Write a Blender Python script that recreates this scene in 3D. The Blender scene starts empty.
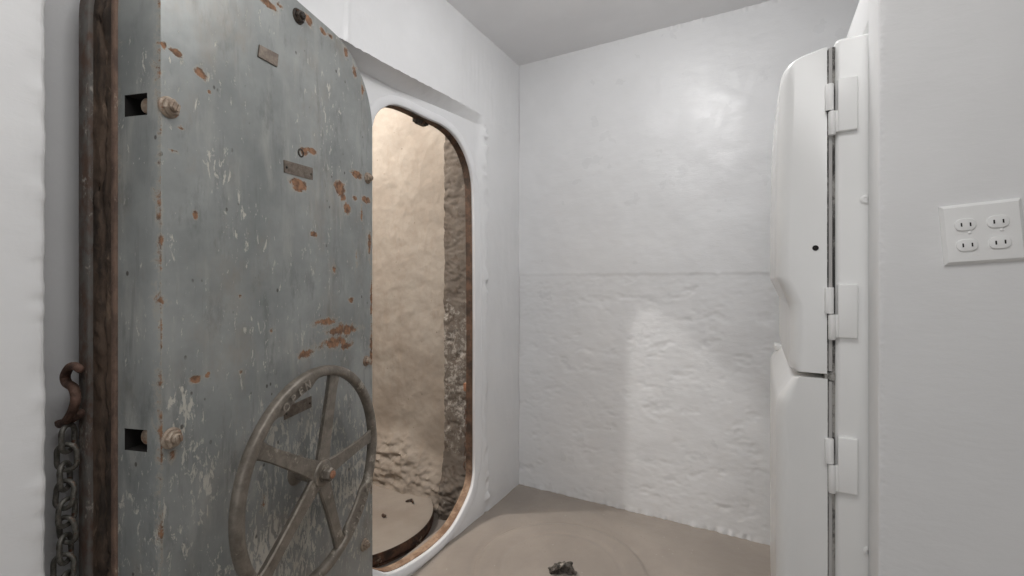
import bpy, bmesh, math, random
from math import sin, cos, pi, sqrt, atan2, radians
from mathutils import Vector, noise, Matrix

random.seed(7)
COL = bpy.context.scene.collection
CC, SS = 0.8775, 0.4795        # cos / sin of the camera's turn from the room's +Y
F = 454.0                      # focal length in pixels of the 1024 wide frame
EYE = 1.25


def sm(x):
    x = max(0.0, min(1.0, x))
    return x * x * (3 - 2 * x)


def fbm(v, s, o=3):
    return noise.fractal(Vector(v) * s, 0.6, 2.0, o, noise_basis='PERLIN_ORIGINAL')


# --------------------------------------------------------------- materials
def sset(sock, v):
    sock.default_value = v


class NT:
    def __init__(self, name, rough=0.5, metal=0.0, spec=0.5):
        m = bpy.data.materials.new(name)
        m.use_nodes = True
        self.m = m
        self.t = m.node_tree
        self.n = self.t.nodes
        self.b = self.n['Principled BSDF']
        self.b.inputs['Roughness'].default_value = rough
        self.b.inputs['Metallic'].default_value = metal
        self.b.inputs['Specular IOR Level'].default_value = spec
        tc = self.n.new('ShaderNodeTexCoord')
        self.obj = tc.outputs['Object']

    def link(self, a, b):
        self.t.links.new(a, b)

    def mapping(self, scale=(1, 1, 1), loc=(0, 0, 0), src=None):
        m = self.n.new('ShaderNodeMapping')
        m.inputs['Scale'].default_value = scale
        m.inputs['Location'].default_value = loc
        self.link(src or self.obj, m.inputs['Vector'])
        return m.outputs[0]

    def noise(self, scale, detail=4, rough=0.6, src=None, dist=0.0):
        x = self.n.new('ShaderNodeTexNoise')
        x.inputs['Scale'].default_value = scale
        x.inputs['Detail'].default_value = detail
        x.inputs['Roughness'].default_value = rough
        x.inputs['Distortion'].default_value = dist
        self.link(src or self.obj, x.inputs['Vector'])
        return x.outputs[0]

    def voro(self, scale, src=None, feature='F1'):
        x = self.n.new('ShaderNodeTexVoronoi')
        x.feature = feature
        x.inputs['Scale'].default_value = scale
        self.link(src or self.obj, x.inputs['Vector'])
        return x.outputs['Distance']

    def ramp(self, src, a, b, lo=0.0, hi=1.0):
        x = self.n.new('ShaderNodeMapRange')
        x.interpolation_type = 'SMOOTHSTEP'
        self.link(src, x.inputs[0])
        x.inputs[1].default_value = a
        x.inputs[2].default_value = b
        x.inputs[3].default_value = lo
        x.inputs[4].default_value = hi
        return x.outputs[0]

    def math(self, op, a, b=None):
        x = self.n.new('ShaderNodeMath')
        x.operation = op
        for i, v in enumerate((a, b)):
            if v is None:
                continue
            if isinstance(v, (int, float)):
                x.inputs[i].default_value = v
            else:
                self.link(v, x.inputs[i])
        return x.outputs[0]

    def mix(self, fac, a, b):
        x = self.n.new('ShaderNodeMix')
        x.data_type = 'RGBA'
        if isinstance(fac, (int, float)):
            x.inputs[0].default_value = fac
        else:
            self.link(fac, x.inputs[0])
        for i, v in ((6, a), (7, b)):
            if isinstance(v, tuple):
                x.inputs[i].default_value = (*v, 1)
            else:
                self.link(v, x.inputs[i])
        return x.outputs[2]

    def attr(self, name):
        x = self.n.new('ShaderNodeAttribute')
        x.attribute_name = name
        return x.outputs['Fac']

    def sep(self, i):
        x = self.n.new('ShaderNodeSeparateXYZ')
        self.link(self.obj, x.inputs[0])
        return x.outputs[i]

    def color(self, c):
        if isinstance(c, tuple):
            self.b.inputs['Base Color'].default_value = (*c, 1)
        else:
            self.link(c, self.b.inputs['Base Color'])

    def rough(self, r):
        self.link(r, self.b.inputs['Roughness'])

    def bump(self, h, strength=0.5, dist=0.01):
        x = self.n.new('ShaderNodeBump')
        x.inputs['Strength'].default_value = strength
        x.inputs['Distance'].default_value = dist
        self.link(h, x.inputs['Height'])
        if self.b.inputs['Normal'].links:
            self.link(self.b.inputs['Normal'].links[0].from_socket, x.inputs['Normal'])
        self.link(x.outputs[0], self.b.inputs['Normal'])


def plaster(name, base, rgh=0.38, fine=0.35, coarse=0.5, pits=True, trowel=(1, 1, 3)):
    k = NT(name, rgh, 0, 0.5)
    n1 = k.noise(3.0, 3)
    tint = k.mix(k.ramp(n1, .35, .7), tuple(c * .955 for c in base), base)
    if pits:
        v = k.voro(9.0)
        w = k.noise(2.2, 2)
        p = k.math('MULTIPLY', k.ramp(v, .012, .022, 1, 0), k.ramp(w, .55, .6))
        tint = k.mix(k.math('MULTIPLY', p, .85), tint, tuple(c * .12 for c in base))
    k.color(tint)
    k.bump(k.noise(16, 6, .6, k.mapping(trowel), .4), coarse * .40, .006)
    k.bump(k.noise(80, 4, .6), fine * .5, .0018)
    r = k.ramp(k.noise(7, 3), .3, .7, rgh - .06, rgh + .1)
    k.rough(r)
    return k.m


WHITE = (.80, .805, .815)
M = {}
M['white_wall'] = plaster('white_wall', WHITE, .38, .6, .8, True, (1, 1, 1))
M['smooth_wall'] = plaster('smooth_wall', (.78, .78, .78), .42, .25, .3)
M['far_wall'] = plaster('far_wall', WHITE, .33, .4, .40)
M['ceiling'] = plaster('ceiling', (.80, .80, .81), .5, .25, .3, False, (1, 1, 1))
M['white_steel'] = plaster('white_steel', (.82, .825, .84), .35, .15, .18, False, (1, 1, 1))


def floor_mat(name, base, rgh=.42):
    k = NT(name, rgh)
    c = k.mix(k.ramp(k.noise(2.5, 4), .35, .7), tuple(x * .88 for x in base), tuple(x * 1.06 for x in base))
    sp = k.math('MULTIPLY', k.ramp(k.voro(26), .05, .09, 1, 0), k.ramp(k.noise(5, 3), .52, .62))
    c = k.mix(k.math('MULTIPLY', sp, .6), c, tuple(x * .45 for x in base))
    sp2 = k.math('MULTIPLY', k.ramp(k.voro(17, k.mapping(loc=(3, 5, 1))), .04, .08, 1, 0), k.ramp(k.noise(4, 3), .5, .6, 1, 0))
    c = k.mix(k.math('MULTIPLY', sp2, .35), c, (.6, .55, .48))
    k.color(c)
    k.bump(k.noise(6, 4), .35, .02)
    k.bump(k.noise(70, 4), .2, .003)
    return k.m


M['floor'] = floor_mat('floor_paint', (.330, .288, .252))


def steel_paint():
    k = NT('grey_steel_paint', .42, .15)
    st = k.mapping((1, 1, .22))
    big = k.noise(3.0, 5, .65)
    run = k.noise(16, 5, .6, st, .3)
    base = k.mix(k.ramp(big, .3, .72), (.200, .214, .210), (.325, .338, .330))
    base = k.mix(k.math('MULTIPLY', k.ramp(run, .50, .72), .5), base, (.40, .395, .37))
    base = k.mix(k.math('MULTIPLY', k.ramp(k.noise(13, 6, .72, k.mapping((1, 1, .35), (4, 2, 1))), .53, .68), .5), base, (.12, .13, .125))
    base = k.mix(k.math('MULTIPLY', k.ramp(k.noise(4.5, 6, .75, k.mapping((1, 1, .5), (7, 3, 8))), .50, .72), .45), base, (.27, .225, .175))
    base = k.mix(k.math('MULTIPLY', k.ramp(k.noise(30, 4, .7, k.mapping((1, 1, .10), (3, 3, 8))), .56, .70), .35), base, (.13, .135, .13))
    chip = k.attr('chip')
    low = k.ramp(k.sep(2), 0.1, 1.9, 1, 0)
    th = k.math('ADD', k.noise(64, 5, .74, k.mapping((1, 1, .38), (1, 7, 3)), .5),
                k.math('ADD', k.math('MULTIPLY', low, .055), k.math('MULTIPLY', chip, .12)))
    th = k.math('ADD', th, k.math('MULTIPLY', k.math('SUBTRACT', k.noise(5, 3), .5), .28))
    cm = k.ramp(th, .635, .70)
    base = k.mix(k.math('MULTIPLY', cm, .85), base, (.56, .54, .48))
    sp = k.math('MULTIPLY', k.ramp(k.voro(38, k.mapping((1, 1, .7))), .10, .17, 1, 0), k.ramp(k.noise(9, 3), .55, .62))
    base = k.mix(k.math('MULTIPLY', sp, .8), base, (.045, .035, .03))
    rn = k.noise(30, 7, .78, None, .4)
    rs = k.math('ADD', k.attr('rust'), k.math('MULTIPLY', k.math('SUBTRACT', rn, .5), 2.0))
    rs = k.math('ADD', rs, k.math('MULTIPLY', k.ramp(k.noise(7.5, 6, .72, k.mapping(loc=(9, 1, 2))), .68, .85), .35))
    rm = k.ramp(rs, .42, .66)
    rc = k.mix(k.ramp(k.noise(60, 4), .35, .65), (.13, .075, .048), (.33, .18, .105))
    base = k.mix(rm, base, rc)
    halo = k.math('MULTIPLY', k.ramp(rs, .22, .44), k.math('SUBTRACT', 1.0, rm))
    base = k.mix(k.math('MULTIPLY', halo, .35), base, (.42, .38, .31))
    k.color(base)
    k.rough(k.ramp(rm, 0, 1, .40, .85))
    k.bump(k.math('SUBTRACT', k.math('MULTIPLY', run, .3), k.math('ADD', rm, cm)), .35, .003)
    k.bump(k.noise(5, 3), .25, .02)
    return k.m


M['steel'] = steel_paint()


def rusty(name, a, b, c=None, sc=30, rgh=.8, metal=.1, st=(1, 1, 1), bump=.6):
    k = NT(name, rgh, metal)
    mp = k.mapping(st)
    n = k.noise(sc, 6, .7, mp, .3)
    col = k.mix(k.ramp(n, .35, .65), a, b)
    if c:
        col = k.mix(k.ramp(k.noise(sc * .6, 5, .75, k.mapping(st, (3, 1, 4))), .58, .66), col, c)
    k.color(col)
    k.bump(n, bump, .006)
    k.bump(k.noise(sc * 5, 3), .3, .002)
    return k.m


M['channel'] = rusty('rusted_channel', (.035, .026, .020), (.115, .078, .055), (.24, .17, .12), 22, .85, .0, (1, 1, .25), 1.0)
M['lip'] = rusty('rusted_lip', (.12, .075, .055), (.16, .155, .145), (.40, .37, .33), 34, .7, .1, (1, 1, .45))
M['brownlip'] = rusty('brown_lip', (.10, .065, .05), (.20, .13, .095), (.38, .30, .24), 40, .75, .1, (1, 1, .5))
M['iron'] = rusty('cast_iron', (.150, .130, .107), (.240, .213, .180), (.38, .345, .29), 26, .40, .35, (1, 1, 1), .2)
M['bolt'] = rusty('rusted_bolt', (.24, .18, .135), (.42, .35, .28), (.28, .15, .09), 40, .55, .3, (1, 1, 1), .15)
M['darkbolt'] = rusty('dark_bolt', (.02, .018, .016), (.09, .07, .055), (.22, .10, .05), 60, .5, .4)
M['chain'] = rusty('chain_metal', (.12, .115, .10), (.27, .26, .235), (.16, .08, .05), 50, .5, .5)
M['hook'] = rusty('hook_rust', (.10, .06, .045), (.22, .13, .10), None, 40, .7, .3)
k = NT('rusted_collar', .8, .1)
n_ = k.noise(18, 6, .7)
dk = k.mix(k.ramp(n_, .35, .65), (.045, .03, .022), (.15, .085, .055))
lt = k.mix(k.ramp(n_, .35, .65), (.22, .13, .08), (.42, .30, .21))
wear = k.ramp(k.math('ADD', k.sep(2), k.math('MULTIPLY', k.noise(8, 4), .5)), .35, .60, 1, 0)
k.color(k.mix(wear, dk, lt))
k.bump(n_, .6, .004)
M['collar'] = k.m
M['darkcollar'] = rusty('dark_collar', (.05, .035, .025), (.14, .09, .06), (.3, .15, .08), 22, .8, .0)
M['plate'] = rusty('name_plate_metal', (.13, .105, .085), (.23, .19, .155), None, 60, .45, .5, (1, 1, 1), .2)
M['lidrim'] = rusty('lid_rim', (.045, .028, .02), (.15, .075, .045), (.34, .27, .2), 22, .8, .0)
M['lug'] = rusty('lug_metal', (.03, .028, .025), (.20, .175, .15), (.42, .38, .33), 28, .6, .3, (1, 1, 1), .9)
M['hole'] = NT('dark_cavity', .9).m
M['hole'].node_tree.nodes['Principled BSDF'].inputs['Base Color'].default_value = (.012, .01, .009, 1)
M['nutcap'] = rusty('orange_bolt_end', (.30, .14, .08), (.45, .24, .15), None, 70, .6, .2)


def concrete(name, a, b, stain=None, sc=4, bump=.5, eff=False):
    k = NT(name, .85, 0, .3)
    col = k.mix(k.ramp(k.noise(sc, 6, .7), .3, .7), a, b)
    col = k.mix(k.math('MULTIPLY', k.ramp(k.noise(9, 5, .7, k.mapping((1, 1, .4), (2, 2, 2))), .5, .75), .45), col, stain or a)
    sp = k.math('MULTIPLY', k.ramp(k.voro(16), .04, .10, 1, 0), k.ramp(k.noise(6, 3), .5, .6))
    col = k.mix(k.math('MULTIPLY', sp, .65), col, (.10, .07, .05))
    if eff:
        z = k.sep(2)
        band = k.math('MULTIPLY', k.ramp(z, .1, .45), k.ramp(z, .95, 1.3, 1, 0))
        e = k.math('ADD', k.noise(30, 6, .8), k.math('MULTIPLY', band, .13))
        col = k.mix(k.ramp(e, .60, .74), col, (.42, .40, .37))
        col = k.mix(k.math('MULTIPLY', k.ramp(k.noise(14, 5, .7, k.mapping(loc=(5, 5, 5))), .52, .66), .6), col, (.09, .065, .05))
    else:
        z = k.sep(2)
        low = k.ramp(k.math('ADD', z, k.math('MULTIPLY', k.noise(3, 3), .5)), .25, 1.2, 1, 0)
        col = k.mix(k.math('MULTIPLY', low, .45), col, stain or a)
    k.color(col)
    k.bump(k.noise(12, 6, .65), bump, .007)
    k.bump(k.noise(60, 4, .7), .3, .002)
    return k.m


M['tunnel'] = concrete('beige_concrete', (.335, .295, .255), (.40, .365, .325), (.27, .22, .175), 3, .3)
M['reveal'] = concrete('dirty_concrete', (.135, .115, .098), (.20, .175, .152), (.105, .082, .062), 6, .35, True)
M['tunnel_floor'] = floor_mat('tunnel_floor_paint', (.23, .205, .185), .6)


def lid_top():
    k = NT('lid_top_paint', .6, 0)
    c = k.mix(k.ramp(k.noise(3, 5), .35, .7), (.25, .215, .185), (.31, .275, .24))
    c = k.mix(k.math('MULTIPLY', k.ramp(k.noise(12, 5, .7), .68, .76), .6), c, (.25, .13, .05))
    k.color(c)
    tread = k.n.new('ShaderNodeTexChecker')
    tread.inputs['Scale'].default_value = 55
    k.link(k.mapping((1, 1, .0001)), tread.inputs['Vector'])
    k.bump(tread.outputs['Fac'], .35, .002)
    return k.m


M['lidtop'] = lid_top()


def enamel(name, base, rgh):
    k = NT(name, rgh)
    c = k.mix(k.ramp(k.noise(2.5, 3), .35, .7), tuple(x * .97 for x in base), base)
    k.color(c)
    k.bump(k.noise(28, 3), .06, .006)
    k.bump(k.ramp(k.voro(24), .02, .06, 1, 0), .15, .002)
    return k.m


M['enamel'] = enamel('white_enamel', (.80, .80, .79), .27)
M['hinge'] = enamel('painted_hinge', (.82, .82, .81), .35)
k = NT('dark_rubber', .7)
k.color(k.mix(k.ramp(k.noise(25, 5, .8, k.mapping((1, 1, .5))), .42, .6), (.03, .028, .026), (.35, .34, .32)))
M['rubber'] = k.m
M['gasket'] = enamel('pale_gasket', (.42, .41, .40), .5)
M['plastic'] = enamel('outlet_plastic', (.84, .84, .83), .22)


# --------------------------------------------------------------- mesh helpers
def link(name, bm, mat, parent=None, smooth=False, auto=None):
    me = bpy.data.meshes.new(name)
    bmesh.ops.recalc_face_normals(bm, faces=bm.faces)
    bm.to_mesh(me)
    bm.free()
    for m in (mat if isinstance(mat, (list, tuple)) else [mat]):
        me.materials.append(m)
    if smooth or auto:
        for p in me.polygons:
            p.use_smooth = True
        if auto:
            me.set_sharp_from_angle(angle=radians(auto))
    o = bpy.data.objects.new(name, me)
    COL.objects.link(o)
    if parent:
        o.parent = parent
    return o


def struct(name, bm, mat, **kw):
    o = link(name, bm, mat, **kw)
    o['kind'] = 'structure'
    return o


def tag(o, label, cat, group=None):
    o['label'] = label
    o['category'] = cat
    if group:
        o['group'] = group
    return o


def empty(name, loc=(0, 0, 0), rz=0):
    o = bpy.data.objects.new(name, None)
    o.empty_display_size = .05
    COL.objects.link(o)
    o.location = loc
    o.rotation_euler = (0, 0, rz)
    return o


def box(bm, x0, x1, y0, y1, z0, z1, bevel=0, seg=3, mat=None):
    g = bmesh.ops.create_cube(bm, size=1)
    vs = g['verts']
    for v in vs:
        v.co = Vector((x0 + (v.co.x + .5) * (x1 - x0), y0 + (v.co.y + .5) * (y1 - y0), z0 + (v.co.z + .5) * (z1 - z0)))
    if bevel:
        es = list({e for v in vs for e in v.link_edges})
        bmesh.ops.bevel(bm, geom=es, offset=bevel, segments=seg, profile=.5, affect='EDGES')
    return vs


def grid_surface(bm, nu, nv, fn, closed_u=False):
    rows = [[bm.verts.new(fn(i / (nu - (0 if closed_u else 1)), j / (nv - 1))) for i in range(nu)] for j in range(nv)]
    for j in range(nv - 1):
        for i in range(nu if closed_u else nu - 1):
            i2 = (i + 1) % nu
            bm.faces.new((rows[j][i], rows[j][i2], rows[j + 1][i2], rows[j + 1][i]))
    return rows


def tube(bm, pts, r, n=10, cap=True, closed=False):
    pts = [Vector(p) for p in pts]
    N = len(pts)
    rs = r if isinstance(r, (list, tuple)) else [r] * N
    rings = []
    up = None
    for i, p in enumerate(pts):
        if closed:
            d = (pts[(i + 1) % N] - pts[i - 1]).normalized()
        else:
            d = (pts[min(i + 1, N - 1)] - pts[max(i - 1, 0)]).normalized()
        if up is None:
            up = d.orthogonal().normalized()
        else:
            up = (up - d * up.dot(d)).normalized()
        w = d.cross(up)
        rings.append([bm.verts.new(p + (up * cos(2 * pi * k / n) + w * sin(2 * pi * k / n)) * rs[i]) for k in range(n)])
    M_ = N if closed else N - 1
    for i in range(M_):
        a, b = rings[i], rings[(i + 1) % N]
        off = 0
        if closed and i == N - 1:
            off = min(range(n), key=lambda q: (a[0].co - b[q].co).length)
        for k in range(n):
            bm.faces.new((a[k], a[(k + 1) % n], b[(k + 1 + off) % n], b[(k + off) % n]))
    if cap and not closed:
        bm.faces.new(rings[0][::-1])
        bm.faces.new(rings[-1])


def smooth_pts(pts, sub=6):
    pts = [Vector(p) for p in pts]
    out = []
    for i in range(len(pts) - 1):
        p0, p1, p2, p3 = pts[max(i - 1, 0)], pts[i], pts[i + 1], pts[min(i + 2, len(pts) - 1)]
        for q in range(sub):
            t = q / sub
            out.append(.5 * ((2 * p1) + (p2 - p0) * t + (2 * p0 - 5 * p1 + 4 * p2 - p3) * t * t + (3 * p1 - p0 - 3 * p2 + p3) * t ** 3))
    out.append(pts[-1])
    return out


def lathe(bm, prof, axis, origin, n=24, ref=None, sides=None):
    """prof: (radius, height along axis)."""
    ax = Vector(axis).normalized()
    u = Vector(ref).normalized() if ref else ax.orthogonal().normalized()
    w = ax.cross(u)
    o = Vector(origin)
    rings = []
    for r, h in prof:
        if r < 1e-6:
            rings.append([bm.verts.new(o + ax * h)])
        else:
            rings.append([bm.verts.new(o + ax * h + (u * cos(2 * pi * k / n) + w * sin(2 * pi * k / n)) * r) for k in range(n)])
    for a, b in zip(rings, rings[1:]):
        if len(a) == 1 and len(b) == 1:
            continue
        for k in range(n):
            k2 = (k + 1) % n
            if len(a) == 1:
                bm.faces.new((a[0], b[k2], b[k]))
            elif len(b) == 1:
                bm.faces.new((a[k], a[k2], b[0]))
            else:
                bm.faces.new((a[k], a[k2], b[k2], b[k]))


def prism(bm, pts, axis_vec):
    """closed polygon of 3-D pts swept by axis_vec"""
    a = [bm.verts.new(Vector(p)) for p in pts]
    b = [bm.verts.new(Vector(p) + Vector(axis_vec)) for p in pts]
    n = len(a)
    fa = bm.faces.new(a)
    fb = bm.faces.new(b[::-1])
    for i in range(n):
        bm.faces.new((a[i], b[i], b[(i + 1) % n], a[(i + 1) % n]))
    return a + b


# --------------------------------------------------------------- room measures
XL = -1.303      # face of the left wall
YB = 2.476       # face of the far wall
ZC = 2.576       # ceiling


def ray(x, y):
    r = (x - 512) / F
    return Vector((CC * r - SS, SS * r + CC, (281 - y) / F))


def hit(x, y, axis, val):
    d = ray(x, y)
    o = Vector((0, 0, EYE))
    t = (val - o[axis]) / d[axis]
    return o + d * t


def XW(Y, z):
    """face of the recessed stretch of the left wall round the doorway"""
    base = -1.405 + .070 * max(0.0, min(1.0, (Y - 1.5) / .5))
    if Y < 1.262:
        base = -1.405 - .145 * sm((1.262 - Y) / .035)
    if Y < .95:
        base = max(-1.55, -1.34 - .42 * (Y - .45)) if Y > .45 else -1.34
    t = sm((Y - 2.025) / .06)
    base = base + (XL - base) * t
    b = 1 - sm(z / .30)
    if Y > 1.2:
        base = base + (XL - base) * b * sm((Y - 1.235) / .03)
    return base


# opening outline (Y, z): measured points on the visible right, top and bottom, straight hidden left side
OUT_PX = [(373.4, 120), (378, 111.5), (385, 106.7), (393.5, 104.8), (406.8, 108.6), (426, 118), (441, 124.5), (451, 132), (458.4, 141),
          (464, 151), (467.5, 160), (471, 173.6), (473, 200), (474, 300), (474, 400), (473.9, 462), (473, 480), (470, 492), (463, 508),
          (450.7, 529), (432, 548), (410.4, 563), (396, 570.5), (386, 573), (379.5, 571.0)]


def solve_pt(x, y):
    X = -1.38
    for _ in range(30):
        p = hit(x, y, 0, X)
        X = .5 * X + .5 * XW(max(p.y, 1.345), p.z)
    return (p.y, p.z)


raw = [solve_pt(*p) for p in OUT_PX]
raw = [Vector((a, b, 0)) for a, b in raw]
raw = [Vector((1.345, 1.80, 0))] + raw + [Vector((1.287, .135, 0)), Vector((1.283, .19, 0)), Vector((1.298, .35, 0)), Vector((1.325, .6, 0)), Vector((1.33, 1.2, 0)), Vector((1.333, 1.65, 0)), Vector((1.345, 1.80, 0))]
dense = smooth_pts(raw, 8)
# resample evenly
seglen = [0]
for a, b in zip(dense, dense[1:]):
    seglen.append(seglen[-1] + (b - a).length)
NO = 200
OPEN = []
for i in range(NO):
    t = seglen[-1] * i / NO
    j = max(q for q in range(len(seglen)) if seglen[q] <= t)
    j = min(j, len(dense) - 2)
    L = seglen[j + 1] - seglen[j]
    p = dense[j].lerp(dense[j + 1], (t - seglen[j]) / L if L else 0)
    OPEN.append((p.x, p.y))


def offset_out(pts, d):
    n = len(pts)
    res = []
    for i in range(n):
        a = Vector(pts[i - 2]); b = Vector(pts[(i + 2) % n])
        t = (b - a).normalized()
        nrm = Vector((-t.y, t.x))
        c = Vector(pts[i])
        if nrm.dot(c - Vector((1.73, 1.0))) < 0:
            nrm = -nrm
        # straight sides: the centre test is good enough for a convex outline
        res.append((c.x + nrm.x * d, c.y + nrm.y * d))
    return res


# --------------------------------------------------------------- setting
# recessed stretch of the left wall, with the doorway cut in it
ZL = 2.092
bm = bmesh.new()
Y0, Y1, Z0, Z1 = .20, YB, -.01, ZL
cen = Vector((1.73, 1.0))


def rect_pt(p):
    d = Vector(p) - cen
    ts = []
    if d.x > 1e-9: ts.append((Y1 - cen.x) / d.x)
    if d.x < -1e-9: ts.append((Y0 - cen.x) / d.x)
    if d.y > 1e-9: ts.append((Z1 - cen.y) / d.y)
    if d.y < -1e-9: ts.append((Z0 - cen.y) / d.y)
    t = min(q for q in ts if q > 0)
    return cen + d * t


outer = [rect_pt(p) for p in OPEN]
# make sure that the rectangle's corners are hit
for corner in ((Y0, Z0), (Y0, Z1), (Y1, Z0), (Y1, Z1)):
    c = Vector(corner)
    i = min(range(NO), key=lambda q: (outer[q] - c).length)
    outer[i] = c
NL = 46
loops = []
for j in range(NL + 1):
    t = (j / NL) ** 1.25
    lp = []
    for i in range(NO):
        p = Vector(OPEN[i]).lerp(outer[i], t)
        X = XW(p.x, p.y)
        w = sm(min(j / 4, 1))
        dsp = fbm((X, p.x, p.y), 5) * .003 + fbm((3, p.x, p.y), 22) * .0009
        # crumbly seam where the recess runs out
        seam = math.exp(-((p.x - 2.095 - .008 * sin(p.y * 9)) / .012) ** 2)
        dsp += seam * (fbm((7, p.x, p.y), 18) * .022 + .003)
        if t >= .999 and p.y > 2.0:
            w = 0
        lp.append(bm.verts.new((X + dsp * w, p.x, p.y)))
    loops.append(lp)
for a, b in zip(loops, loops[1:]):
    for i in range(NO):
        bm.faces.new((a[i], a[(i + 1) % NO], b[(i + 1) % NO], b[i]))
bm2 = bm
# upper stretch of the left wall with the underside of the step
rowsY = 140


def upper(u, v):
    Y = .20 + u * (YB - .20)
    zt_ = 2.110 + .026 * sm((Y - 1.15) / .9)
    if v < .12:
        t = v / .12
        X = XW(Y, 1.5)
        X = X + (XL - X) * t
        z = ZL + (zt_ - ZL) * t
        w = sin(t * pi)
        return Vector((X + w * fbm((X, Y, z), 20) * .003, Y, z + w * fbm((X, Y, 1 + z), 26) * .003 + (.002 * fbm((1, Y, 2), 30) if v > .1 else 0)))
    t = (v - .12) / .88
    z = zt_ + (ZC + .01 - zt_) * t
    d = fbm((XL, Y, z), 5) * .002 + fbm((XL, Y * 5, z * .25), 12) * .0016 * sm((Y - 1.5) / .5)
    # streak of filler above the end of the step
    d += .007 * math.exp(-((Y - 1.150) / .008) ** 2) * (.5 + abs(fbm((5, Y, z), 25)))
    return Vector((XL + (d if t > 0 else 0), Y, z + (.004 * fbm((1, Y, 2), 30) if t == 0 else 0)))


grid_surface(bm2, rowsY * 2, 51, upper)
struct('wall_left', bm2, M['white_wall'], auto=50)

# left pier next to the camera
bm = bmesh.new()


def pier(u, v):
    z = -.01 + v * (ZC + .02)
    # u runs along the near face to the corner, round it, then to the wall
    pts = [(-1.168, -2.3), (-1.168, -.6), (-1.168, .10), (-1.168, .20), (-1.168, .28), (-1.1682, .305), (-1.1688, .314), (-1.1700, .320),
           (-1.1728, .3245), (-1.177, .327), (-1.183, .328), (-1.20, .328), (-1.26, .328), (-1.33, .328), (-1.36, .328)]
    f = u * (len(pts) - 1)
    i = min(int(f), len(pts) - 2)
    a, b = Vector(pts[i]), Vector(pts[i + 1])
    p = a.lerp(b, f - i)
    e = math.exp(-((p.y - .32) / .02) ** 2) * (1 if p.x > -1.19 else .3)
    n = fbm((p.x * .5, p.y * .5, z), 22) * .0022 * e + fbm((1, p.y, z), 5) * .001
    return Vector((p.x + n, p.y + n * .8, z))


grid_surface(bm, 57, 360, pier)
struct('wall_pier', bm, M['smooth_wall'], smooth=True)

# far wall
bm = bmesh.new()


def far(u, v):
    X = -1.31 + u * 2.75
    z = -.01 + v * (ZC + .02)
    step = 1.285 + .006 * fbm((X, 1, 1), 4)
    lowr = 1 - sm((z - step + .004) / .012)
    d = fbm((X, 1, z), 2.5) * .004
    rough = (fbm((X, 5, z), 7) * .0014 + fbm((X, 9, z * 2), 26) * .0007 * (.4 + 1.6 * max(0, fbm((X, 2, z), 3) + .3)))
    up = (fbm((X, 5, z), 7) * .0012)
    pk = max(0, fbm((X * .8, 19, z * 1.4), 9, 4) - .25)
    d += lowr * (rough - .0025 - pk * .005) + (1 - lowr) * up
    cr = math.exp(-((z - step) / .008) ** 2) * .003 * max(0, fbm((X, 3, 3), 14) + .0)
    corner = 1 if 0 < v < 1 else 0
    # ragged foot at the floor, ragged seam at the ceiling
    foot = math.exp(-(z / .015) ** 2) * fbm((X, 2, 8), 22) * .010
    top = math.exp(-((ZC - z) / .018) ** 2) * abs(fbm((X, 2, 8), 26)) * .010
    return Vector((X, YB - d - cr + foot - top, z))


grid_surface(bm, 400, 380, far)
struct('wall_far', bm, M['far_wall'], smooth=True)

# right-hand stub wall, facing the camera, and the head over the niche
bm = bmesh.new()


def stub(u, v):
    z = -.01 + v * (1.946 + .01)
    pts = [(2.55, 1.19), (1.6, 1.19), (1.0, 1.19), (.7, 1.19), (.5, 1.19), (.35, 1.19), (.27, 1.19), (.24, 1.19), (.2260, 1.1900), (.2205, 1.1903),
           (.2178, 1.1912), (.2160, 1.1930), (.2153, 1.1955), (.215, 1.20), (.215, 1.23), (.215, 1.26), (.215, 1.286)]
    f = u * (len(pts) - 1)
    i = min(int(f), len(pts) - 2)
    p = Vector(pts[i]).lerp(Vector(pts[i + 1]), f - i)
    e = math.exp(-((p.x - .221) / .007) ** 2) * (1 if p.y < 1.193 else .25)
    n = (fbm((p.x * .6, p.y, z), 70, 4) * .0006 + fbm((p.x, p.y, z * .5), 13, 3) * .0010) * e + fbm((p.x, 1, z), 4) * .0008
    return Vector((p.x - n * .3, p.y - n, z))


grid_surface(bm, 100, 900, stub)
# back face, top
for q in (((2.55, 1.286, -.01), (.215, 1.286, -.01), (.215, 1.286, 1.946), (2.55, 1.286, 1.946)),
          ((2.55, 1.19, 1.946), (.215, 1.19, 1.946), (.215, 1.286, 1.946), (2.55, 1.286, 1.946))):
    bm.faces.new([bm.verts.new(p) for p in q])
struct('wall_right', bm, M['smooth_wall'], auto=50)
bm = bmesh.new()
box(bm, .2152, 1.42, 1.2862, 1.62, 1.84, 1.9455, .004, 2)
struct('wall_niche_head', bm, M['smooth_wall'], auto=50)

bm = bmesh.new()
box(bm, 1.42, 1.50, 1.63, 2.5, 0, ZC)
box(bm, 2.56, 2.62, -2.3, 1.3, 0, ZC + .02)
struct('wall_side', bm, M['smooth_wall'])
bm = bmesh.new()
box(bm, -1.36, 2.62, -2.38, -2.30, 0, ZC + .02)
struct('wall_behind', bm, M['smooth_wall'])

# ceiling
bm = bmesh.new()
grid_surface(bm, 60, 60, lambda u, v: Vector((-1.36 + u * 4.0, -2.35 + v * (YB + 2.40), ZC + fbm((u * 4, v * 4, 1), 2) * .003 * (1 if 0 < v < 1 and 0 < u < 1 else 0))))
struct('ceiling', bm, M['ceiling'], smooth=True)

# floor (with a shallow dish round the painted-over cover)
MC = Vector((-.764, 1.834))
bm = bmesh.new()


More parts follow.
